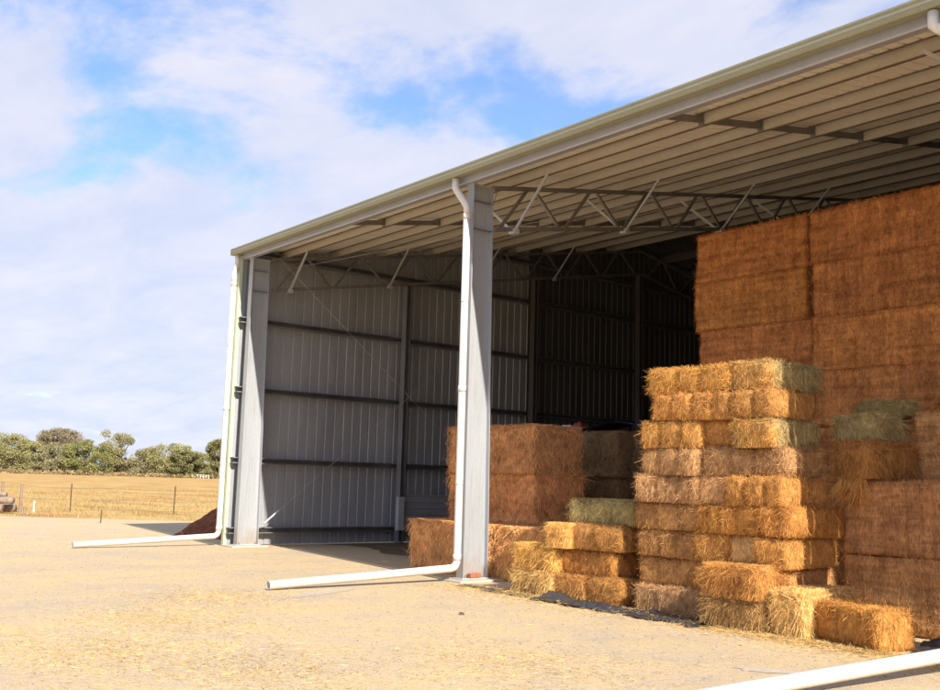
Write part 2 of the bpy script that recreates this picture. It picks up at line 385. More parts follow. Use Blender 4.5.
def patch(name, cx, cy, rx, ry, rz, mat, seed):
    vs_ = [(cx, cy, .004)]; n = 60
    for k in range(n):
        a = 2*math.pi*k/n; q = 1+.35*mn.noise(Vector((math.cos(a)*2, math.sin(a)*2, seed)))+.15*mn.noise(Vector((math.cos(a)*7, math.sin(a)*7, seed)))
        x, y = rx*q*math.cos(a), ry*q*math.sin(a); vs_.append((cx+x*math.cos(rz)-y*math.sin(rz), cy+x*math.sin(rz)+y*math.cos(rz), .004))
    tag(link(name, plain(name, vs_, [(0, 1+k, 1+(k+1) % n) for k in range(n)], mat)), kind='structure')
pm = Mat('grey_spilt_gravel', .95, 0., .1); v = pm.coord(); M['grey_gravel'] = pm.color(pm.mix(pm.ramp(pm.noise(3., v, 5, .7), [(.35, (.54,.43,.29)), (.55, (.49,.42,.34)), (.7, (.57,.48,.37))]), pm.ramp(pm.noise(60., v, 4, .75), [(.3, .65), (.7, 1.2)]), 1., 'MULTIPLY'))
patch('gravel_patch', 8.95, -2.95, .85, .16, R(-65), M['grey_gravel'], 2)
patch('gravel_patch', 16.08, -2.4, .32, .13, R(35), M['grey_gravel'], 9)
m_ = MB(); m_.add([(-.05,0,0),(.045,.01,0),(0,-.04,0),(.01,.045,0),(.005,.005,.035),(-.02,-.01,.03),(.02,.02,.03)], [(0,2,5),(2,1,4),(2,4,5),(1,3,6),(1,6,4),(3,0,5),(3,5,6),(4,6,5),(0,3,1,2)])
tag(m_.build('stone', M['rust_steel'], None, False, (11.73, -2.59, .001)), 'small dark stone alone on the yard in front of the middle column', 'stone')

# dry grass beyond the yard edge
n = 60000
ax = rng.uniform(-75, -8, n); ay = rng.uniform(-35, 62, n)
dn = (ax-12)*-.83 + (ay-2)*.56
keep = (dn > 21.6) & (rng.random(n) < np.clip(26/np.maximum(dn, 1), 0.15, 1)) & ~((ax > -4.5) & (ay > -1))
P = np.stack([ax, ay, np.full(n, -.02)], 1)[keep]; n = len(P)
hh = rng.uniform(.05, .2, n); a = rng.uniform(0, 2*math.pi, n); D = np.stack([np.cos(a)*.35, np.sin(a)*.35, np.ones(n)], 1); D /= np.linalg.norm(D, axis=1)[:, None]
Nn = np.stack([np.cos(a), np.sin(a), np.zeros(n)], 1)
V, F, sv = strands(P, Nn, D, hh, rng.uniform(.012, .03, n), rng.uniform(0, .06, n), np.clip(rng.normal(.45, .12, n), 0, 1))
o = link('dry_grass', plain('dry_grass', V.tolist(), F.tolist(), M['straw'], False, sv)); o.color = (.46,.33,.14,1); tag(o, kind='stuff')

# ------------------------------------------------------------------ shed
S = 8.4; NB = 3; XS = [0, 8.4, 17.08, 25.2]; XL = -.46; XR = S*NB+.42; RY = 13.8; DEPTH = 27.6
def zt(y): return 6.985 + .183*(y if y <= RY else 2*RY-y)      # top of purlins
def zb(y): return zt(y) - .195
shed = empty('hay_shed', (0, 0, 0)); tag(shed, 'large open fronted galvanised steel hay shed with pale green gutter and white downpipes', 'shed')

# roof sheets: ribbed underside
def ribbed(n0, n1, pitch, rib, flat, h):
    pts = []; x = n0
    while x < n1:
        pts += [(x, 0), (x+flat, 0), (x+flat+rib*.25, h), (x+flat+rib*.75, h), (x+pitch, 0)]; x += pitch
    return pts
prof = ribbed(XL-.05, XR+.05, .20, .05, .15, .028)
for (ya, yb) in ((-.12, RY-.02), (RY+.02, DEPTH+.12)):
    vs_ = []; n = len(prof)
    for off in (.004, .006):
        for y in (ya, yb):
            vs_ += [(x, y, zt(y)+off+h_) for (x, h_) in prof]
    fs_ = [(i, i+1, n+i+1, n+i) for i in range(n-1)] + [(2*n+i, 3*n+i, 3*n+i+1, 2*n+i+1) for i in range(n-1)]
    MB().add(vs_[:2*n], fs_[:n-1]).build('roof_sheeting', M['zinc_roof'] if ya < 5 else M['zinc_shaded'], shed)
mb = MB(); mb.extrude([(RY-.3, zt(RY)-.03), (RY, zt(RY)+.06), (RY+.3, zt(RY)-.03), (RY, zt(RY)+.045)], 'x', XL-.05, XR+.05); mb.build('ridge_capping', M['gutter'], shed)
# purlins: Z sections
pys = [.92, 2.38, 3.84, 5.34, 6.90, 8.36, 9.78, 11.2, 12.6]
pys += [2*RY-y for y in reversed(pys)] + [DEPTH]
t = .006
for y in pys:
    a, b = zb(y), zt(y)-.002
    s_ = .183 if y < RY else -.183
    e = .052
    mt = M['purlin'] if y < RY else M['zinc_shaded']
    o = MB().box(XL, XR, y-t/2, y+t/2, a+.012, b-.012).build('purlin', mt, shed)
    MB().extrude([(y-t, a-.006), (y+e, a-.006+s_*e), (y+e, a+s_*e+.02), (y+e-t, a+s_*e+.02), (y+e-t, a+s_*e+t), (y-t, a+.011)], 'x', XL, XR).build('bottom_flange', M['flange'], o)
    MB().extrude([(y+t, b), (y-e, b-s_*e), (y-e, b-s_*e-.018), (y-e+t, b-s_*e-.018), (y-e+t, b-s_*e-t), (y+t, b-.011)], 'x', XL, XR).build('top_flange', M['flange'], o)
# eave beam (C section) and gutter
mb = MB(); mb.extrude([(-.10,6.835),(-.08,6.815),(.035,6.815),(.035,6.84),(.028,6.84),(.028,6.822),(-.08,6.822),(-.093,6.838),(-.093,6.965),(.035,6.975),(.035,6.982),(-.10,6.972)], 'x', XL, XR); mb.build('eave_beam', M['eave'], shed)
mb = MB(); mb.extrude([(-.105,7.06),(-.105,6.955),(-.12,6.935),(-.285,6.915),(-.305,6.935),(-.305,6.965),(-.318,6.975),(-.318,7.0),(-.306,7.01),(-.306,7.03),(-.32,7.042),(-.32,7.065),(-.295,7.065),(-.295,6.94),(-.28,6.925),(-.13,6.945),(-.113,6.96),(-.113,7.06)], 'x', XL-.06, XR+.06)
gut = mb.build('gutter', M['gutter'], shed)
for xx in (XL-.066, XR+.062):
    MB().box(xx, xx+.004, -.315, -.10, 6.915, 7.06).build('gutter_end_cap', M['gutter'], gut)
for x0 in (XL-.062, XR+.052):
    for (ya, yb) in ((-.06, RY), (RY, DEPTH+.1)):
        MB().add([(x0, ya, zt(ya)-.2), (x0+.01, ya, zt(ya)-.2), (x0+.01, ya, zt(ya)+.05), (x0, ya, zt(ya)+.05), (x0, yb, zt(yb)-.2), (x0+.01, yb, zt(yb)-.2), (x0+.01, yb, zt(yb)+.05), (x0, yb, zt(yb)+.05)],
                 [(0,3,2,1),(4,5,6,7),(0,1,5,4),(1,2,6,5),(2,3,7,6),(3,0,4,7)]).build('barge_trim', M['gutter'], shed)
# bridging between purlins, mid bay
for b in range(NB):
    xm = S*(b+.5)+.1
    ys_ = [0.0] + pys[:9]
    for i in range(len(ys_)-1):
        ya, yb = ys_[i]+.02, ys_[i+1]-.02
        mb = MB(); mb.bar((xm, ya, zb(ya)+.10), (xm, yb, zb(yb)+.10), .035, .10)
        mb.box(xm-.05, xm+.05, yb+.004, yb+.010, zb(yb)-.01, zb(yb)+.2)
        if i == 0:
            pass
        mb.build('bridging_channel', M['galv_dark'], shed)

# columns
def column(x, y0, d=1, back=False):
    """I section, web in the y direction, tapering slightly"""
    H_ = 6.80; wb, wt = .54, .44; fw = .09; ft = .014
    def yy(z): return y0 + d*(wb + (wt-wb)*z/H_)
    mb = MB()
    def quadprism(pts, z0, z1):  # pts functions of z
        a = [(*p, z0) for p in pts(z0)]; b_ = [(*p, z1) for p in pts(z1)]
        mb.add(a+b_, [(0,3,2,1),(4,5,6,7),(0,1,5,4),(1,2,6,5),(2,3,7,6),(3,0,4,7)])
    z0 = .05
    quadprism(lambda z: [(x-fw, y0), (x+fw, y0), (x+fw, y0+d*ft), (x-fw, y0+d*ft)], z0, H_)
    quadprism(lambda z: [(x-fw, yy(z)-d*ft), (x+fw, yy(z)-d*ft), (x+fw, yy(z)), (x-fw, yy(z))], z0, H_)
    quadprism(lambda z: [(x-.005, y0+d*ft), (x+.005, y0+d*ft), (x+.005, yy(z)-d*ft), (x-.005, yy(z)-d*ft)], z0, H_)
    c = mb.build('column', M['column'], shed)
    for z in (6.02, 6.52):
        m2 = MB()
        for sx in (-1, 1):
            xa, xb = sorted((x+sx*.006, x+sx*(fw-.006)))
            ya, yb = sorted((y0+d*(ft+.001), yy(z)-d*(ft+.001))); m2.box(xa, xb, ya, yb, z, z+.012)
        m2.build('stiffener_plate', M['girt'], c)
    ya, yb = sorted((y0-d*.04, y0+d*(wb+.04))); MB().box(x-.13, x+.13, ya, yb, .035, .052, .004).build('base_plate', M['galv'], c)
    ya, yb = sorted((y0-d*.02, yy(H_)+d*.03)); MB().box(x-.10, x+.10, ya, yb, 6.802, 6.812).build('cap_plate', M['galv'], c)
    ya, yb = sorted((y0-d*.22, y0+d*(wb+.16))); MB().box(x-.32, x+.32, ya, yb, -.05, .034, .012).build('footing', M['concrete'], c)
    for sx in (-.07, .07):
        for yv in (y0+d*.06, y0+d*(wb-.06)):
            MB().tube([(x+sx, yv, .05), (x+sx, yv, .10)], .011, 6).build('anchor_bolt', M['galv_dark'], c)
    return c
for i in range(NB+1):
    column(XS[i], 0.0); column(XS[i], DEPTH, -1)
# trusses
def truss(x):
    tr = empty('truss', (0,0,0)); tr.parent = shed
    top = lambda y: zb(y)-.035; bot = lambda y: zb(y)-.79
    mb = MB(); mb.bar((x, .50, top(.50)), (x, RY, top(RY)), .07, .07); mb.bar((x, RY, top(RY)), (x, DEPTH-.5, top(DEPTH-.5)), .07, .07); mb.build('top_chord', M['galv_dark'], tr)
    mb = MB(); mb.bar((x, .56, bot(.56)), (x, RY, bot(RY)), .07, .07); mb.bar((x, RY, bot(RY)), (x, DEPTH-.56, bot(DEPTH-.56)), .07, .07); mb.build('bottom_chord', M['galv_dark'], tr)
    y = .62
    for k in range(8):
        for (ya, yb, u) in ((y+.04, y+.72, 1), (y+.86, y+1.55, -1)):
            for mir in (0, 1):
                A = (x, ya, (bot if u > 0 else top)(ya)); B = (x, yb, (top if u > 0 else bot)(yb))
                if mir: A = (A[0], 2*RY-A[1], A[2]); B = (B[0], 2*RY-B[1], B[2])
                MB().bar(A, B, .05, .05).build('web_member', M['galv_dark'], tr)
        y += 1.62
    return tr
fly_y = [.92, 3.84, 6.90, 9.78]
for i in range(NB+1):
    x = XS[i] + (.06 if i == 0 else (-.06 if i == NB else 0))
    tr = truss(x)
    for y in fly_y:
        for sx in ((1,) if i == 0 else ((-1,) if i == NB else (1, -1))):
            m2 = MB(); m2.bar((x+sx*.04, y+.1, zb(y)-.80), (x+sx*1.02, y+.01, zb(y)+.06), .045, .012); m2.bar((x+sx*.04, y+.08, zb(y)-.80), (x+sx*1.02, y-.01, zb(y)+.06), .012, .05)
            m2.box(x+sx*.04-.04, x+sx*.04+.04, y+.04, y+.16, zb(y)-.86, zb(y)-.77)
            m2.build('fly_brace', M['galv'], tr)
# end walls, back wall, girts
def wall_x(x, sgn, ya=-.13, yb=9.23, mt='zinc_wall'):
    w_ = MB(); prof = ribbed(ya, yb, .26, .06, .20, .028); pr = [(min(y, yb), h_) for (y, h_) in prof]
    vs_ = [(x-sgn*h_, y, .02) for (y, h_) in pr] + [(x-sgn*h_, y, zt(y)-.01) for (y, h_) in pr]; n = len(pr)
    w_.add(vs_, [(i, i+1, n+i+1, n+i) for i in range(n-1)])
    return w_.build('end_wall_sheeting', M[mt], shed)
GZ = [.36, 1.99, 3.66, 5.33, 7.0]
def girt_x(x, z, y0, y1, sg):
    # C section lying flat: web towards the inside
    a, b = (x, x+sg*.19); h_ = .07
    mb = MB(); mb.extrude([(a, z-h_), (b, z-h_), (b, z-h_+.02), (b-sg*t, z-h_+.02), (b-sg*t, z-h_+t), (a+sg*t, z-h_+t), (a+sg*t, z+h_-t), (b-sg*t, z+h_-t), (b-sg*t, z+h_-.02), (b, z+h_-.02), (b, z+h_), (a, z+h_)], 'y', y0, y1)
    return mb.build('girt', M['girt'], shed)
wall_x(-.345, 1); wall_x(-.345, 1, 9.23, DEPTH, 'zinc_shaded'); wall_x(S*NB+.345, -1); wall_x(S*NB+.345, -1, 9.23, DEPTH, 'zinc_shaded')
for z in GZ:
    girt_x(-.325, z, -.12, DEPTH, 1)
    girt_x(S*NB+.325, z, -.12, DEPTH, -1)
for z in (8.2,):
    girt_x(-.325, z, 7.5, 20, 1)
# wall posts
for y in (4.6, 9.2, 13.8, 18.4, 23.0):
    for (xa, xb) in ((-.12, .08), (S*NB-.08, S*NB+.12)):
        mb = MB(); zt_ = zb(y)-.8
        mb.box(xa, xb, y-.075, y-.065, .03, zt_); mb.box(xa, xb, y+.065, y+.075, .03, zt_); xm = xa if xa < 1 else xb-.01; mb.box(xm, xm+.01, y-.064, y+.064, .03, zt_)
        mb.build('wall_post', M['zinc_shaded'] if y > 8 else M['girt'], shed)
# X bracing rods on the end wall (crossing at the first post)
for (A, B) in (((.10, .68, .55), (.10, 8.6, 7.0)), ((.11, 8.6, .8), (.11, .68, 6.9))):
    mb = MB(); mb.tube([A, B], .006, 6); mb.build('brace_rod', M['galv'], shed)
mb = MB(); mb.tube([(.10, .66, .53), (.10, 1.02, .83)], .022, 8); mb.build('brace_turnbuckle', M['galv'], shed)
# a cable under the eave bay
mb = MB(); mb.tube([(.1, 1.0, 6.7), (S, 3.9, 7.2)], .004, 5); mb.build('roof_brace_rod', M['galv'], shed)
mb = MB(); mb.tube([(.1, 6.9, 7.95), (S, .6, 6.8)], .007, 5); mb.build('roof_brace_rod', M['galv_dark'], shed)
# back wall
w_ = MB(); prof = ribbed(0, S*NB, .26, .06, .20, .028); pr = [(min(x, S*NB), h_) for (x, h_) in prof]; n = len(pr)
w_.add([(x, DEPTH+.05+h_, .02) for (x, h_) in pr] + [(x, DEPTH+.05+h_, 6.92) for (x, h_) in pr], [(i, i+1, n+i+1, n+i) for i in range(n-1)]); w_.build('back_wall_sheeting', M['zinc_shaded'], shed)
for z in GZ[:4]:
    MB().box(.13, S*NB-.13, DEPTH-.10, DEPTH+.03, z-.07, z+.07).build('girt', M['girt'], shed)
# corner trim, pale green
mb = MB(); mb.box(-.42, -.385, -.14, .06, .0, 6.9, .003); mb.box(-.42, -.305, -.155, -.141, .0, 6.9); mb.box(-.311, -.305, -.140, -.07, .0, 6.9); mb.build('corner_trim', M['trim'], shed)
mb = MB(); mb.box(S*NB+.385, S*NB+.42, -.14, .06, .0, 6.9, .003); mb.box(S*NB+.305, S*NB+.42, -.155, -.141, .0, 6.9); mb.build('corner_trim', M['trim'], shed)
# downpipes with drain pipes lying out on the yard
def downpipe(x, gx, y_end, z_end=.072, dxe=0., cy=-.105):
    r = .064
    top = MB(); top.tube([(gx, -.20, 6.903), (gx, -.20, 6.74), (gx+(x-gx)*.12, -.19, 6.69), (gx+(x-gx)*.9, cy-.02, 6.42), (x, cy-.005, 6.36), (x, cy, 6.2)], r-.002, 16)
    dp = top.build('downpipe', M['pvc'], shed, True)
    rb = .13; pts = [(x, cy, 6.22), (x, cy, 3.2), (x, cy, .22+rb)]
    for k in range(1, 7):
        a = math.pi/2*k/6; pts.append((x, cy-rb+rb*math.cos(a), .22+rb-rb*math.sin(a)))
    pts.append((x+dxe*.5, (cy+y_end)/2, (.21+z_end)/2+.005)); pts.append((x+dxe, y_end, z_end))
    low = MB(); low.tube(pts, r, 18, .006); low.build('drain_pipe', M['pvc'], dp, True)
    for z in (6.2, 3.2, .40): MB().tube([(x, cy, z-.05), (x, cy, z+.05)], r+.006, 18).build('pipe_collar', M['pvc'], dp, True)
    for z in (1.6, 4.7): MB().tube([(x, cy, z-.012), (x, cy, z+.012)], r+.003, 18).build('pipe_strap', M['galv'], dp, True)
downpipe(-.40, -.36, -3.55, .072, .0, -.24); downpipe(S+.05, S-.18, -3.50, .072, -.09); downpipe(17.2, 16.74, -4.6, .072, -.46)
downpipe(3*S, 3*S-.2, -3.3); 

# red brick offcut on the base plate
bk = MB(); bk.box(-.045, .045, -.13, .13, 0, .07, .008); o = bk.build('brick', M['brick'], None, False, (S+.06, .27, .056), (0, 0, R(6)))
tag(o, 'broken red brick sitting on the base plate of the middle column', 'brick')
# ribbed sheets leaning on the end wall
mb = MB(); prof = ribbed(0, .96, .16, .05, .11, .02); pr = [(z, h_) for (z, h_) in prof if z <= .97]; n = len(pr)
mb.add([(h_, 0, z) for (z, h_) in pr] + [(h_, 3.3, z) for (z, h_) in pr] + [(h_-.004, 0, z) for (z, h_) in pr] + [(h_-.004, 3.3, z) for (z, h_) in pr],
       [(i, i+1, n+i+1, n+i) for i in range(n-1)] + [(2*n+i, 3*n+i, 3*n+i+1, 2*n+i+1) for i in range(n-1)])
o = mb.build('roofing_sheet', M['zinc_wall'], None, False, (.04, 4.72, .30), (0, R(-4), 0)); tag(o, 'grey horizontally ribbed steel sheet standing against the end wall behind the shed posts', 'metal sheet')
for k in range(5):
    mb = MB(); mb.box(0, .11, 0, .20, 0, .085, .006); mb.box(.111, .118, .02, .18, .02, .065)
    o = mb.build('steel_bracket', M['galv'], None, False, (.09, 4.40, .02+.30*0+.19*k+.16)); 
    tag(o, ['lowest', 'second from bottom', 'middle', 'second from top', 'topmost'][k] + ' grey steel bracket in the short column beside the ribbed sheet', 'bracket', 'brackets stacked beside the wall post')
    # they bolt to the post: stacked without gaps
    o.location.z = .02 + .0855*k*2.2 if False else .34 + .172*k
    o.scale.z = 2.0

# ------------------------------------------------------------------ bales
def bale_mesh(name, L_, W_, H_, seed, kind='small', nstr=3600, shag=1., mat='straw', orient=.75):
    r = .065 if kind == 'small' else .045
    st = .026 if kind == 'small' else .045
    hx, hy = L_/2, W_/2
    nx, ny, nz = max(4, int(L_/st)), max(4, int(W_/st)), max(4, int(H_/st))
    idx = {}; vs_ = []; fs_ = []
    def key(i, j, k):
        q = (i, j, k)
        if q not in idx: idx[q] = len(vs_); vs_.append((-hx+L_*i/nx, -hy+W_*j/ny, H_*k/nz))
        return idx[q]
    for i in range(nx):
        for j in range(ny):
            fs_.append((key(i,j,0), key(i,j+1,0), key(i+1,j+1,0), key(i+1,j,0))); fs_.append((key(i,j,nz), key(i+1,j,nz), key(i+1,j+1,nz), key(i,j+1,nz)))
        for k in range(nz):
            fs_.append((key(i,0,k), key(i+1,0,k), key(i+1,0,k+1), key(i,0,k+1))); fs_.append((key(i,ny,k), key(i,ny,k+1), key(i+1,ny,k+1), key(i+1,ny,k)))
    for j in range(ny):
        for k in range(nz):
            fs_.append((key(0,j,k), key(0,j,k+1), key(0,j+1,k+1), key(0,j+1,k))); fs_.append((key(nx,j,k), key(nx,j+1,k), key(nx,j+1,k+1), key(nx,j,k+1)))
    rs = random.Random(seed); off = Vector((seed*7.3, seed*3.1, seed*1.7))
    if kind == 'small': gr = [(-L_*.17+rs.uniform(-.04,.04), 1.), (L_*.17+rs.uniform(-.04,.04), 1.)] + [(rs.uniform(-.42,.42)*L_, rs.uniform(.2,.5)) for _ in range(3)]
    else: gr = [(rs.uniform(-.45,.45)*L_, rs.uniform(.15,.4)) for _ in range(7)]
    out = []; nor = []
    for (x, y, z) in vs_:
        ix = max(-hx+r, min(hx-r, x)); iy = max(-hy+r, min(hy-r, y)); iz = max(r, min(H_-r, z))
        d = Vector((x-ix, y-iy, z-iz)); 
        if d.length < 1e-6: d = Vector((0,0,1))
        d.normalize(); p = Vector((ix, iy, iz)) + d*r
        g_ = sum(a*math.exp(-((p.x-c)/.026)**2) for c, a in gr)
        if abs(d.x) > .9: g_ = 0
        q = p + off
        disp = .034*mn.noise(q*2.6) + .014*mn.noise(q*9) + .010*mn.noise(q*24) - (.046 if kind == 'small' else .012)*g_
        # sides bulge a little, bottom stays flat
        if kind == 'small': disp += .022*math.sin(math.pi*min(max(z/H_, 0), 1))*(1-abs(d.z)) - .006
        else: disp += .018*mn.noise(Vector((q.x*.4, q.y*.4, q.z*11)))*(1-abs(d.z))
        if d.z < -.5: disp *= .2
        if d.z > .5: disp = disp*.7 - .002
        p = p + d*disp
        out.append(tuple(p)); nor.append(tuple(d))
    Vb = np.array(out); Nb = np.array(nor)
    ok = np.where(Nb[:, 2] > -.4)[0]
    # jittered starts on top / sides, more at the arrises
    pick = rng.choice(ok, nstr); P = Vb[pick] + rng.normal(0, st*.5, (nstr, 3)); Nn = Nb[pick]; P -= Nn*np.clip(np.einsum('ij,ij->i', P-Vb[pick], Nn), -1, 1)[:, None]; P -= Nn*.006
    rd = rng.normal(0, 1, (nstr, 3)); upv = np.array([0, 0, 1.])*np.where(rng.random(nstr) < .6, -1, 1)[:, None]
    wv = np.where(rng.random(nstr) < orient, 1., 0.)[:, None]*(1-np.abs(Nn[:, 2:3]))
    D = upv*wv*1.6 + rd*.55; D -= Nn*np.einsum('ij,ij->i', D, Nn)[:, None]; D /= np.linalg.norm(D, axis=1)[:, None]+1e-9
    Lg = rng.uniform(.04, .15, nstr)*(.7+.3*shag); lift = np.abs(rng.normal(0, .018, nstr))*shag
    stick = rng.random(nstr) < .10*shag; lift = np.where(stick, lift+rng.uniform(.01, .045, nstr), lift)
    W = rng.uniform(.0022, .0052, nstr)*(1 if kind == 'small' else (1.2 if shag < 2 else 1.9)); Lg = Lg*(1 if kind == 'small' or shag < 2 else 1.35)
    V, F, sv = strands(P, Nn, D, Lg, W, lift, np.clip(rng.normal(.52, .17, nstr), 0, 1), lift*rng.uniform(0, .8, nstr))
    V[:, 2] = np.clip(V[:, 2], .003, H_+.03)
    nb = len(Vb)
    me = plain(name, np.concatenate([Vb, V]).tolist(), fs_ + (F+nb).tolist(), M[mat], False, np.concatenate([np.full(nb, .40), sv]))
    sm_ = np.zeros(len(me.polygons), dtype=bool); sm_[:len(fs_)] = True; me.polygons.foreach_set('use_smooth', sm_)
    return me
SL, SW, SH = 1.05, .48, .36
small = [bale_mesh('small_bale', SL, SW, SH, 11+i, 'small', 6500, s_, 'straw', o_) for i, (s_, o_) in enumerate([(1., .8), (1., .4), (1.3, .85), (.8, .6), (1.1, .3)])]
small_g = [bale_mesh('small_bale_greenish', SL, SW, SH, 31+i, 'small', 6500, 1.1, 'straw_green', .6) for i in range(2)]
shaggy = [bale_mesh('small_bale_shaggy', SL, SW, SH, 41+i, 'small', 9000, 2.2, 'straw', .8) for i in range(2)]
BL, BW, BH = 2.4, 1.2, .9
large = [bale_mesh('large_bale', BL, BW, BH, 51+i, 'large', 20000, .6, 'straw_pressed', .75) for i in range(3)]
large_s = [bale_mesh('large_bale_shaggy', BL, BW, BH, 61+i, 'large', 15000, 2.4, 'straw', .93) for i in range(2)]

GOLD = (.64,.34,.11); GOLD2 = (.70,.38,.115); PINK = (.61,.37,.165); TAN = (.62,.34,.14); ORNG = (.66,.33,.09); PALE = (.88,.61,.26); SUNNY = (.86,.55,.19); BROWN = (.56,.35,.155); GREEN = (.50,.40,.19); OLIVE = (.60,.49,.24)  # SUNNY: straw colour brightened to suggest direct sun on the bale
DEEP = (.58,.265,.095); MIDB = (.62,.335,.135); SHAG = (.80,.46,.20)
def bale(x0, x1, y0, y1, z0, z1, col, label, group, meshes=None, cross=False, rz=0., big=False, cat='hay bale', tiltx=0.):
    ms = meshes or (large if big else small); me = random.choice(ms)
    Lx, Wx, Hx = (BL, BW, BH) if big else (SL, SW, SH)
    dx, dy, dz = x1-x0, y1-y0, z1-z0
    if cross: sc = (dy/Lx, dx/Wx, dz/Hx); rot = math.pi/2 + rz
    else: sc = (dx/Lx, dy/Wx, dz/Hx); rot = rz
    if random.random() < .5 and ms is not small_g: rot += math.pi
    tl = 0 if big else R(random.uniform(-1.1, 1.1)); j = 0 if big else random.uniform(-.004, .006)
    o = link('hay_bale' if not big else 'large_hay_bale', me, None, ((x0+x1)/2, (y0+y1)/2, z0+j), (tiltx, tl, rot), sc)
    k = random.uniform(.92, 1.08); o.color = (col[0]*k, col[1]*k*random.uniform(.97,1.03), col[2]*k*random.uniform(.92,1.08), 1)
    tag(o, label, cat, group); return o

ordn = ['top row', 'second row down', 'third row down', 'fourth row down', 'fifth row down', 'fourth row up', 'third row up', 'second row up', 'bottom row']
# tall main stack of small bales: per course (bottom first) front boundaries, side depth, colours, kinds
courses = {
 0: ([12.42,13.52,14.50], .95, [BROWN, TAN], 'lc'),
 1: ([12.40,13.36,14.10,14.67], .95, [TAN, GOLD, TAN], 'llc'),
 2: ([12.40,13.38,13.92,14.36,14.78], 1.0, [TAN, GOLD, PALE, GOLD], 'lccc'),
 3: ([12.38,13.46,14.40,14.82], 1.12, [TAN, ORNG, ORNG], 'llc'),
 4: ([12.42,13.44,13.92,14.74], 1.0, [PINK, PINK, GOLD], 'lcl'),
 5: ([12.50,13.46,14.66], .9, [PINK, PINK], 'll'),
 6: ([12.48,13.46,14.0,14.56], .92, [GOLD2, GOLD, GOLD2], 'lcg'),
 7: ([12.66,13.64,14.58], .7, [GOLD, GOLD], 'll'),
 8: ([12.54,13.90,14.52], 1.0, [GOLD2, GOLD2], 'lg'),
}
cname = {BROWN: 'brown', TAN: 'tan', GOLD: 'golden', GOLD2: 'bright golden', PALE: 'pale', PINK: 'pinkish', ORNG: 'orange'}
z = 0.
for k in range(9):
    xs, dep, cols, kinds = courses[k]
    y0 = (-.20 if k > 2 else -.12) + .022*k
    n = len(kinds)
    for i, kd in enumerate(kinds):
        yo_ = y0 + random.uniform(-.075, .075) + (.10 if (k < 2 and xs[i] > 13.4) else 0)
        if k == 2 and i >= 2: yo_ -= .07
        pos = ['left', 'right'][i] if n == 2 else (['left', 'middle', 'right'][i] if n == 3 else ['left', 'centre left', 'centre right', 'right'][i])
        lab = '%s bale, %s one of the %s, tall middle stack' % (cname[cols[i]], pos, ordn[8-k])
        if kd == 'g': lab = 'bale with golden end and greenish flank, %s of the tall middle stack' % ordn[8-k]
        if kd in 'cg':
            bale(xs[i]+random.uniform(-.008,.008), xs[i+1]+random.uniform(-.01,.008), yo_, yo_+dep+.08, z+.001, z+.364, cols[i], lab, 'small bales of the tall middle stack', small_g if kd == 'g' else None, True, R(random.uniform(-1.5,1.5)))
        else:
            bale(xs[i]+random.uniform(-.008,.008), xs[i+1]+random.uniform(-.01,.008), yo_, yo_+.50, z+.001, z+.364, cols[i], lab, 'small bales of the tall middle stack', None, False, R(random.uniform(-3.5,3.5)))
            # bale behind it
            if i == n-1:
                bale(xs[i]+.01, xs[i+1]-.03, yo_+.52, yo_+max(.93, dep), z+.003, z+.355, tuple(c_*.97 for c_ in cols[i]), 'bale behind the right one of the %s, tall middle stack' % ordn[8-k], 'small bales of the tall middle stack')
    z += .36
# low pile left of it
pile = [
 (10.02,10.88,-.24,.28,0,.36,PALE,'l','pale shaggy bale at the left of the bottom course of the low pile', 1),
 (10.89,11.46,-.18,.66,0,.36,GOLD,'c','golden shaggy bale in the middle of the bottom course of the low pile', 1),
 (11.47,12.12,-.14,.66,0,.36,GOLD,'c','golden bale at the right of the bottom course of the low pile', 0),
 (10.03,10.92,-.20,.32,.36,.72,SUNNY,'l','sunlit bale at the left of the second course of the low pile', 1),
 (10.93,11.98,-.08,.42,.36,.72,ORNG,'l','orange bale at the right of the second course of the low pile', 0),
 (10.74,11.16,-.22,.66,.72,1.07,SUNNY,'c','sunlit shaggy bale overhanging the left of the third course of the low pile', 1),
 (11.17,11.62,-.10,.70,.72,1.08,GOLD,'c','golden bale in the middle of the third course of the low pile', 0),
 (11.63,12.12,-.13,.70,.72,1.08,GOLD,'c','rounded golden bale at the right of the third course of the low pile', 0),
 (10.95,12.20,.04,.52,1.08,1.44,GREEN,'l','dull green bale lying alone on top of the low pile', 0)]
for (x0,x1,y0,y1,z0,z1,c_,kd,lab,sh) in pile:
    bale(x0,x1-.008,y0,y1,z0+.003,z1-.002,c_,lab,'small bales of the low pile beside the tall stack', shaggy if sh else None, kd == 'c', R(random.uniform(-2,2)))
# loose bales in front at right
bale(13.80,14.62,-.50,-.04,.003,.36,BROWN,'shaggy brown bale under a golden one in front of the tall stack','loose bales in front of the stacks',shaggy,False,R(3))
bale(13.84,14.66,-.52,-.06,.362,.74,GOLD,'golden bale resting on the shaggy brown one in front of the tall stack','loose bales in front of the stacks',shaggy,False,R(-3))
bale(14.70,15.14,-.42,.66,.003,.50,PALE,'pale straw bale set end on between two others in front','loose bales in front of the stacks',shaggy,True,R(1))
bale(15.24,16.16,-.36,.12,.003,.42,ORNG,'single golden bale on the ground nearest the right drain pipe','loose bales in front of the stacks',None,False,R(-17))
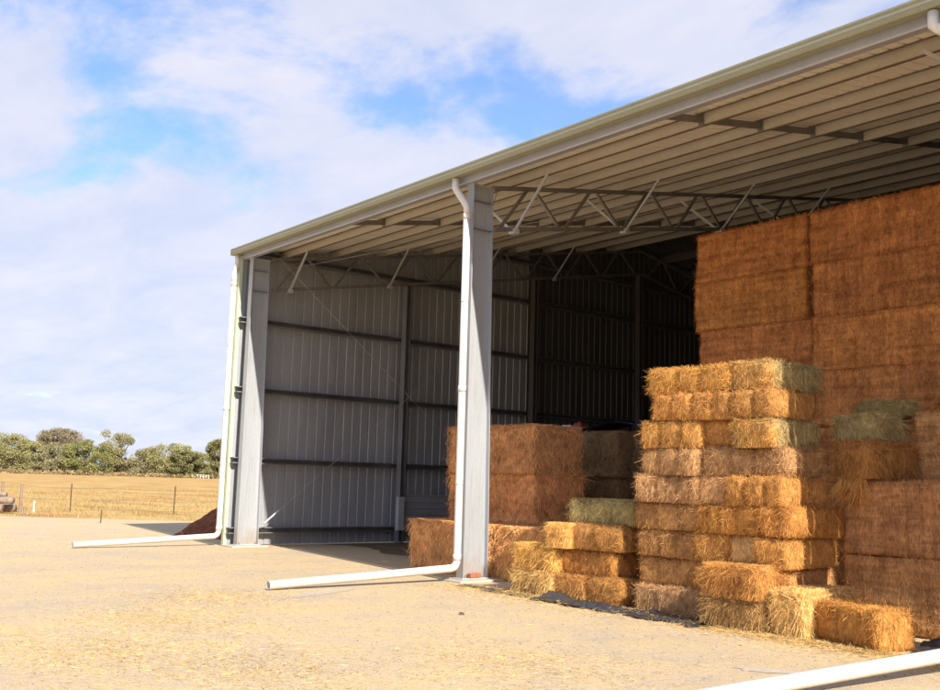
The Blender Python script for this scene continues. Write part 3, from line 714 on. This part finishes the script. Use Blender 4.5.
# green pile on the ledge of the big bales
bale(14.78,15.24,.92,1.98,1.81,2.26,GOLD,'orange flanked bale set end on on the ledge, bottom of the greenish heap','bales heaped on the ledge',shaggy,True,R(-2))
bale(14.62,15.12,1.10,2.10,2.265,2.60,OLIVE,'greenish bale tilted on the orange flanked one on the ledge','bales heaped on the ledge',shaggy,True,R(11),tiltx=R(5))
bale(14.62,15.02,1.80,2.45,2.63,2.84,OLIVE,'loose dull green flake of hay on top of the heap on the ledge','bales heaped on the ledge',shaggy,True,R(-28),tiltx=R(-7))
bale(14.74,15.12,2.10,2.95,1.81,2.25,GOLD,'golden bale behind the orange flanked one on the ledge','bales heaped on the ledge',small,True,0)
# large bales, right: lower ledge stack
for row, (yy0, n_) in enumerate(((1.0, 1), (2.22, 2))):
    for k in range(2):
        nm = ['front', 'rear'][row]
        bale(14.78, 17.16, yy0, yy0+1.2, .9*k+.003, .9*k+.899, MIDB, 'large brown bale, %s row of the ledge stack at right, %s' % (nm, ['bottom', 'top'][k]), 'large bales of the ledge stack', large, False, 0, True)
bale(15.22, 17.6, 2.02, 3.20, 1.803, 2.70, MIDB, 'large brown bale standing back on the ledge stack at the right edge', 'large bales of the ledge stack', large, False, 0, True)
# very tall stack behind; last three columns are unseen, added to block light
onm = ['bottom', 'second from bottom', 'third from bottom', 'middle', 'third from top', 'second from top', 'top']
for ci, (xa, xb, yf) in enumerate(((10.10,12.44,4.10),(12.46,14.80,4.08),(14.84,17.20,3.98),(17.22,19.6,4.05),(19.63,22.0,4.05),(22.03,24.4,4.05))):
    for k in range(7):
        jx = random.uniform(-.03,.03) + (.05 if (ci == 0 and k in (5,6)) else 0)*-1
        bale(xa+jx, xb+jx, yf+random.uniform(-.02,.02), yf+1.2, .9*k-(.012 if k else 0), .9*k+.916, tuple(c_*(1+.02*(3-k)) for c_ in DEEP), 'large rusty orange bale, %s of the %s column in the towering rear stack' % (onm[k], ['left', 'middle', 'right', 'added unseen fourth', 'added unseen fifth', 'added unseen sixth'][ci]), 'large bales of the towering rear stack', large, False, 0, True)
# left large stack beside the middle column
bale(6.0,8.34,.70,1.88,.003,.90,SHAG,'shaggy brown large bale on the ground left of the middle column','large bales beside the middle column',large_s,False,0,True)
bale(8.40,10.72,.74,1.92,.003,.90,SHAG,'shaggy brown large bale on the ground right of the middle column','large bales beside the middle column',large_s,False,0,True)
bale(6.10,8.46,1.92,3.0,.003,.90,SHAG,'large brown bale on the ground in the row behind the middle column','large bales beside the middle column',large,False,0,True)
bale(6.14,8.56,1.50,2.70,.905,1.80,SHAG,'shaggy brown large bale in the middle layer beside the column','large bales beside the middle column',large_s,False,0,True)
bale(6.12,8.54,1.47,2.66,1.803,2.68,SHAG,'shaggy brown large bale on top, beside the column','large bales beside the middle column',large_s,False,0,True)
# dim large bales further in
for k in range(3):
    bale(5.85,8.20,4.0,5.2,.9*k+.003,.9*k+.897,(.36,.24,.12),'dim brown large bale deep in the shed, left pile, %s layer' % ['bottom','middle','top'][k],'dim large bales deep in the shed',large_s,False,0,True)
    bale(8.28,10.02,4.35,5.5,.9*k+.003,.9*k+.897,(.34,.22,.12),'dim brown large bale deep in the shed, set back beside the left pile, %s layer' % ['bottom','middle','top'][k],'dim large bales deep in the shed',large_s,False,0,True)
# hanging tuft
n = 900; P = np.stack([rng.uniform(-.16,.16,n), rng.uniform(-.03,.06,n), rng.uniform(-.12,0,n)], 1); D = np.stack([rng.normal(0,.35,n), rng.normal(-.25,.25,n), -np.ones(n)], 1); D /= np.linalg.norm(D, axis=1)[:, None]
V, F, sv = strands(P, np.tile([0., -1., 0.], (n,1)), D, rng.uniform(.08,.30,n), rng.uniform(.003,.007,n), rng.uniform(0,.08,n), np.clip(rng.normal(.6,.2,n),0,1))
o = link('straw_tuft', plain('straw_tuft', V.tolist(), F.tolist(), M['straw'], False, sv), None, (14.98, .93, 1.86)); o.color = (*GOLD2, 1); tag(o, 'loose tuft of straw hanging under the heap on the ledge', 'straw tuft')
# things lying on the far bales
def crumple(name, L_, W_, hf, nx, ny, mat, loc, rz, lab, cat, edge=.1):
    vs_ = []; 
    for j in range(ny+1):
        for i in range(nx+1):
            u, v_ = i/nx, j/ny
            x = (u-.5)*L_; y = (v_-.5)*W_*(1+.5*mn.noise(Vector((u*L_*2.1, v_*1.2, 5)))) + edge*mn.noise(Vector((u*L_*1.3, 2, 3))) + .06*mn.noise(Vector((u*L_*6, v_*3, 9)))
            z_ = hf(u, v_, x, y); vs_.append((x, y, z_))
    m_ = len(vs_); vs_ += [(a, b, c_-.003) for (a, b, c_) in vs_]
    fs_ = []
    for j in range(ny):
        for i in range(nx):
            a = j*(nx+1)+i; q = (a, a+1, a+nx+2, a+nx+1); fs_ += [q, tuple(m_+t_ for t_ in reversed(q))]
    o = link(name, plain(name, vs_, fs_, mat, True), None, loc, (0,0,rz)); tag(o, lab, cat); return o
def fold(u, v_, x, y, s=1.):
    return .008 + s*(max(0, mn.noise(Vector((x*1.7+y*2, y*4, 1))))*.16 + (.32-abs(mn.noise(Vector((x*5, y*9+x*6, 4)))))*.075 + .03*abs(mn.noise(Vector((x*17-y*9, y*20, 8))))) * (1 if .06 < v_ < .96 else .35)
crumple('plastic_sheet', 3.1, .50, fold, 110, 18, M['plastic'], (12.45, -.50, .004), R(-2), 'crumpled black plastic sheet along the foot of the small bale stacks', 'plastic sheet')
crumple('plastic_sheet', 1.9, .30, lambda u, v_, x, y: fold(u, v_, x, y, .35), 60, 12, M['plastic'], (9.95, -.42, .004), R(-3), 'thin grey end of plastic sheet on the ground by the middle column', 'plastic sheet')
crumple('plastic_sheet', .75, .9, lambda u, v_, x, y: .01+.16*math.exp(-((u-.45)/.3)**2-((v_-.5)/.35)**2)+fold(u, v_, x, y, .8), 36, 40, M['plastic'], (16.62, .22-.0, .004), R(8), 'black plastic sheet bunched on the ground right of the last loose bale', 'plastic sheet')
crumple('tarpaulin', 1.9, .8, lambda u, v_, x, y: .03+.16*math.exp(-((u-.5)/.36)**2)+fold(u, v_, x, y, .7), 50, 20, M['tarp_blue'], (7.9, 4.6, 2.70), R(4), 'dark blue tarpaulin folded on top of the dim rear bales', 'tarpaulin')
mb = MB(); mb.box(-.11,.11,-.08,.08,0,.20,.015); mb.box(-.03,.03,-.02,.02,.20,.23); o = mb.build('fuel_can', M['red_paint'], None, False, (6.95, 4.2, 2.71)); tag(o, 'small dark red can on top of the dim rear bales', 'fuel can')
mb = MB(); mb.box(-.10,.10,-.08,.08,0,.14,.01); mb.box(-.105,.105,-.085,.085,.141,.165,.005); o = mb.build('storage_box', M['white_paint'], None, False, (6.62, 4.2, 2.71), (0,0,.2)); tag(o, 'small pale box beside the red can on the dim rear bales', 'box')

# ------------------------------------------------------------------ soil heap outside the end wall
hm = Mat('red_brown_soil', .95, 0., .1); v = hm.coord(); f1 = hm.noise(6., v, 6, .7); f2 = hm.noise(30., v, 4, .7)
c = hm.mix(hm.ramp(f1, [(.3, (.16,.05,.025)), (.7, (.36,.14,.07))]), hm.ramp(f2, [(.3, .6), (.7, 1.3)]), 1., 'MULTIPLY'); hm.bump(f2, 1., .05); M['soil'] = hm.color(c)
vs_ = []; nr, na = 34, 90
for i in range(nr+1):
    for k in range(na):
        rr = i/nr; a = 2*math.pi*k/na; rad = 2.7*(1+.12*mn.noise(Vector((math.cos(a)*2, math.sin(a)*2, 0))))
        x = rad*rr*math.cos(a)*1.0; y = rad*rr*math.sin(a)*1.35
        q = Vector((x, y, 0)); hgt = 2.3*max(0, 1-rr)**1.0 + (.16*mn.noise(q*1.6) + .10*mn.noise(q*5) + .05*mn.noise(q*13))*(1 if rr < .95 else .2)
        vs_.append((x, y, max(-.02, hgt) if rr < 1 else -.02))
fs_ = [(i*na+k, i*na+(k+1) % na, (i+1)*na+(k+1) % na, (i+1)*na+k) for i in range(nr) for k in range(na)]
o = link('soil_heap', plain('soil_heap', vs_, fs_, M['soil'], False), None, (-3.45, 4.0, 0)); tag(o, 'heap of red brown soil outside the end wall of the shed', 'soil heap')

# ------------------------------------------------------------------ fence, stakes, logs
fe = empty('wire_fence', (-18.6, 4, 0)); tag(fe, 'sparse wire fence with thin rusty posts at the edge of the dry field', 'fence')
fd = Vector((1.75, 3.55, 0)).normalized(); base = Vector((-19.5, 2.3, 0)); posts = []
for k in range(-7, 10):
    p = base + fd*k*3.95; 
    if -11 < (p.x) and p.y > -2 and p.x > -2: break
    posts.append(p); lx = random.uniform(-.05,.05)
    m_ = MB(); m_.add([(p.x-fe.location.x+a*1.0+b*lx*z_, p.y-fe.location.y+c_, z_) for z_, b in ((-.1,0),(1.12,1)) for (a, c_) in ((-.02,-.015),(.02,-.015),(.0,.025))], [(0,1,4,3),(1,2,5,4),(2,0,3,5),(3,4,5)])
    m_.build('fence_post', M['rust_steel'], fe)
for z_ in (.12, .5, .95):
    m_ = MB(); a = posts[0]-fe.location; b = posts[-1]-fe.location; nseg = len(posts)*4
    m_.tube([(a + (b-a)*i/nseg + Vector((0,0,z_-.03*math.sin(math.pi*((i % 4)/4))))) for i in range(nseg+1)], .006, 4); m_.build('fence_wire', M['wire'], fe)
m_ = MB(); m_.tube([(0,0,-.05),(.01,0,.42)], .035, 8); o = m_.build('stake', M['white_paint'], None, False, (-19.6,.95,0)); tag(o, 'short white stake near the fence in the dry field', 'stake')
m_ = MB(); m_.tube([(0,0,-.05),(.01,0,.40)], .018, 6); o = m_.build('stake', M['rust_steel'], None, False, (-10.9,.6,0)); tag(o, 'short thin dark stake at the edge of the gravel yard', 'stake')
m_ = MB(); m_.tube([(0,0,-.05),(.0,0,.28)], .05, 8); o = m_.build('stake', M['timber'], None, False, (-16.6,-.2,0)); tag(o, 'low timber stump at the yard edge beside the logs', 'stump')
lg = [((-18.3,-.55,.16),(-22.2,-3.6,.18),.15,'lowest long grey log of the heap at the left edge'), ((-18.5,-.05,.17),(-22.0,-2.6,.17),.16,'thick grey log at the back of the heap at the left edge'),
      ((-18.05,-.25,.47),(-22.0,-3.1,.45),.13,'pale straight log lying across the top of the heap at the left edge'), ((-18.9,-.9,.36),(-22.4,-3.9,.62),.10,'thin weathered pole tilted on the front of the log heap'),
      ((-18.8,-.3,.66),(-21.6,-2.5,.74),.09,'thin pole topmost on the log heap at the left edge')]
for (a, b, r_, lab) in lg:
    a = Vector(a); b = Vector(b); pts = [a + (b-a)*i/8 + Vector((0,0,.03*mn.noise(Vector((i*.9, a.x, 0))))) for i in range(9)]
    m_ = MB(); m_.tube([p-a for p in pts], [r_*(1-.03*i)*(1+.1*mn.noise(Vector((i, a.y, 2)))) for i in range(9)], 12); o = m_.build('log', M['timber'], None, True, a); tag(o, lab, 'log', 'logs heaped at the left edge of the yard')
for i, (x, y, h_, lab) in enumerate([(-19.2,.35,1.05,'short upright post nearest the shed behind the log heap'), (-19.6,-.25,1.15,'middle upright post behind the log heap'), (-19.9,-.75,1.3,'upright post furthest left behind the log heap')]):
    m_ = MB(); m_.tube([(0,0,-.05),(.04*(i-1),0,h_)], [.06,.045], 8); o = m_.build('post', M['timber'], None, False, (x,y,0)); tag(o, lab, 'post', 'upright posts behind the logs')

# ------------------------------------------------------------------ trees along the far side of the field
def leafmat(name, c1, c2, c3):
    m = Mat(name, .7, 0., .25); geo = m.n('ShaderNodeNewGeometry')
    c = m.ramp(geo.outputs['Random Per Island'], [(0, c1), (.5, c2), (1, c3)])
    big = m.noise(.35, m.coord(), 3, .6)
    c = m.mix(c, m.ramp(big, [(.3, (.78,.80,.8)), (.7, (1.2,1.15,1.)) ]), 1., 'MULTIPLY')
    tr = m.n('ShaderNodeBsdfTranslucent'); m.L.new(c, tr.inputs[0]); ms = m.n('ShaderNodeMixShader'); ms.inputs[0].default_value = .25
    out = m.N['Material Output']; m.L.new(m.b.outputs[0], ms.inputs[1]); m.L.new(tr.outputs[0], ms.inputs[2]); m.L.new(ms.outputs[0], out.inputs[0])
    return m.color(c)
M['leaf_green'] = leafmat('gum_leaves_green', (.25,.24,.10), (.37,.35,.16), (.50,.46,.24))
M['leaf_bright'] = leafmat('gum_leaves_bright', (.19,.20,.07), (.29,.29,.11), (.40,.38,.17))
M['leaf_grey'] = leafmat('gum_leaves_grey', (.24,.22,.12), (.36,.33,.19), (.48,.44,.27))
M['leaf_brown'] = leafmat('gum_leaves_brown', (.23,.19,.12), (.32,.26,.17), (.42,.35,.23))
M['leaf_dark'] = leafmat('gum_leaves_dark', (.16,.16,.07), (.25,.25,.11), (.36,.34,.16))
M['bark'] = weathered('gum_bark', (.30,.23,.17), .6, .9, 0., 1., True, .1)
M['scrub'] = leafmat('dry_scrub', (.24,.17,.10), (.32,.24,.13), (.42,.31,.16))
def tree(px_dist, w_, h_, lm, lab, seed, shape='round', nleaf=2600, group='gum trees beyond the field'):
    rs = np.random.default_rng(seed); x, y = px_dist
    t_ = empty('gum_tree', (x, y, -.02)); tag(t_, lab, 'tree', group)
    tk = MB(); h0 = h_*.3
    tk.tube([(0,0,0), (.2,0,h0*.5), (0,.1,h0), (.3,0,h_*.6)], [.45,.36,.3,.12], 8)
    limbs = []
    for k in range(6):
        a = rs.uniform(0, 6.28); e = Vector((math.cos(a)*w_*.32, math.sin(a)*w_*.32, h_*rs.uniform(.5,.8))); tk.tube([(0,.1,h0*rs.uniform(.7,1.1)), tuple(e*.5 + Vector((0,0,h0*.3))), tuple(e)], [.2,.14,.05], 6)
    tk.build('trunk', M['bark'], t_)
    # clumps
    cl = []
    nc = 70 if shape != 'tall' else 48
    for k in range(nc):
        a = rs.uniform(0, 6.28); rr = math.sqrt(rs.uniform(0, 1)); zz_ = rs.uniform(.05, .93)
        if shape == 'tall':
            which = k % 3; ox = (-.30, .02, .30)[which]*w_; top_ = (.72, 1., .86)[which]
            zz_ = rs.uniform(.12, .93)*top_; cx = ox*min(1, zz_*1.8) + rs.normal(0, w_*.05); cy = rs.normal(0, w_*.12); cr_ = w_*rs.uniform(.09, .15)
        else:
            env = math.sqrt(max(0., 1-(abs(zz_-.38)/.62)**2.4)); cx = math.cos(a)*rr*w_*.46*env; cy = math.sin(a)*rr*w_*.46*env; cr_ = w_*rs.uniform(.07, .15)
        if shape == 'dome': zz_ = .55+zz_*.42
        cl.append((cx, cy, zz_*h_, cr_))
    n = nleaf; ci = rs.integers(0, len(cl), n); C_ = np.array(cl)[ci]
    d = rs.normal(0, 1, (n, 3)); d /= np.linalg.norm(d, axis=1)[:, None]; rad = rs.uniform(.45, 1.05, n)[:, None]
    P = C_[:, :3] + d*rad*C_[:, 3:4]*np.array([[1, 1, .75]])
    P[:, 2] = np.clip(P[:, 2], .25, h_*1.02)
    u = rs.normal(0, 1, (n, 3)); u /= np.linalg.norm(u, axis=1)[:, None]; v_ = np.cross(u, rs.normal(0, 1, (n, 3))); v_ /= np.linalg.norm(v_, axis=1)[:, None]
    s_ = rs.uniform(.14, .34, n)[:, None]
    V = np.stack([P-u*s_, P+v_*s_*.6, P+u*s_, P-v_*s_*.6], 1).reshape(-1, 3); i = np.arange(n)[:, None]*4; F = i+np.array([[0,1,2,3]])
    link('crown', plain('crown', V.tolist(), F.tolist(), lm), t_)
cx0, cy0 = 21.7667, -10.5695
def far(px, dist):
    d = fwd + right*((px-470)/1002.448) - up*((472-345)/1002.448); d = Vector((d.x, d.y, 0)).normalized(); return (cx0+d.x*dist, cy0+d.y*dist)
U = 1/1002.448
T = [(-32,395,30,33,'leaf_green','pale green gum tree outside the left end of the tree line','round'),
 (6,390,36,35,'leaf_green','broad olive green gum tree at the left end of the tree line','round'),
 (34,398,30,30,'leaf_green','lower olive gum tree second from the left in the tree line','round'),
 (58,430,32,42,'leaf_brown','tall brown domed gum tree rising behind the tree line','dome'),
 (57,385,32,28,'leaf_grey','grey green gum tree in front of the brown domed one','round'),
 (87,380,38,32,'leaf_bright','bright green bushy gum tree, the greenest of the line','round'),
 (116,392,36,42,'leaf_grey','tall ragged gum tree with three narrow crowns against the sky','tall'),
 (146,388,30,26,'leaf_grey','low grey green gum tree right of the ragged tall one','round'),
 (170,384,40,32,'leaf_green','wide green gum tree in the right half of the tree line','round'),
 (184,376,26,28,'leaf_dark','dark small gum tree overlapping the wide green one','round'),
 (200,400,26,24,'leaf_green','low yellowish gum tree behind the white rails','round'),
 (219,372,26,40,'leaf_dark','dark tall gum tree partly hidden by the shed corner','round'),
 (245,385,34,34,'leaf_green','green gum tree hidden behind the shed corner','round')]
for i, (px, dist, wp, hp, lm, lab, shp) in enumerate(T):
    tree(far(px, dist), wp*dist*U*1.3, hp*dist*U, M[lm], lab, 100+i, shp, 16000)
# low dry scrub at the foot of the trees
n = 5200; ps = rng.uniform(-70, 260, n); ds = rng.uniform(362, 400, n); P = np.array([(*far(a, b), 0) for a, b in zip(ps, ds)]); P[:, 2] = rng.uniform(0, 1., n)**2*1.3
u = rng.normal(0, 1, (n, 3)); u /= np.linalg.norm(u, axis=1)[:, None]; v_ = np.cross(u, rng.normal(0, 1, (n, 3))); v_ /= np.linalg.norm(v_, axis=1)[:, None]; s_ = rng.uniform(.3, .8, n)[:, None]
V = np.stack([P-u*s_, P+v_*s_*.6, P+u*s_, P-v_*s_*.6], 1).reshape(-1, 3); F = np.arange(n)[:, None]*4+np.array([[0,1,2,3]])
n2 = 26000; ps = rng.uniform(-70, 260, n2); ds = rng.uniform(402, 416, n2); P2 = np.array([(*far(a, b), 0) for a, b in zip(ps, ds)]); P2[:, 2] = rng.uniform(0, 1., n2)*(6.+1.5*np.sin(ps*.3)+1.*np.sin(ps*.83))
u2 = rng.normal(0, 1, (n2, 3)); u2 /= np.linalg.norm(u2, axis=1)[:, None]; w2 = np.cross(u2, rng.normal(0, 1, (n2, 3))); w2 /= np.linalg.norm(w2, axis=1)[:, None]; s2 = rng.uniform(.2, .45, n2)[:, None]
V2 = np.stack([P2-u2*s2, P2+w2*s2*.6, P2+u2*s2, P2-w2*s2*.6], 1).reshape(-1, 3)
tag(link('distant_undergrowth', plain('distant_undergrowth', V2.tolist(), (np.arange(n2)[:, None]*4+np.array([[0,1,2,3]])).tolist(), M['leaf_green'])), kind='stuff')
tag(link('dry_scrub', plain('dry_scrub', V.tolist(), F.tolist(), M['scrub'])), kind='stuff')
# white rails of a far yard
p0 = Vector((*far(195, 366), 0)); p1 = Vector((*far(209, 366), 0)); fr = empty('rail_fence', p0); tag(fr, 'small white rail fence far off at the foot of the trees', 'fence')
dd = p1-p0
for k in range(6):
    q = dd*k/5; MB().box(q.x-.12, q.x+.12, q.y-.12, q.y+.12, 0, 1.3).build('post', M['white_paint'], fr)
for z_ in (.6, 1.15):
    MB().bar((0,0,z_), (dd.x, dd.y, z_), .08, .12).build('rail', M['white_paint'], fr)
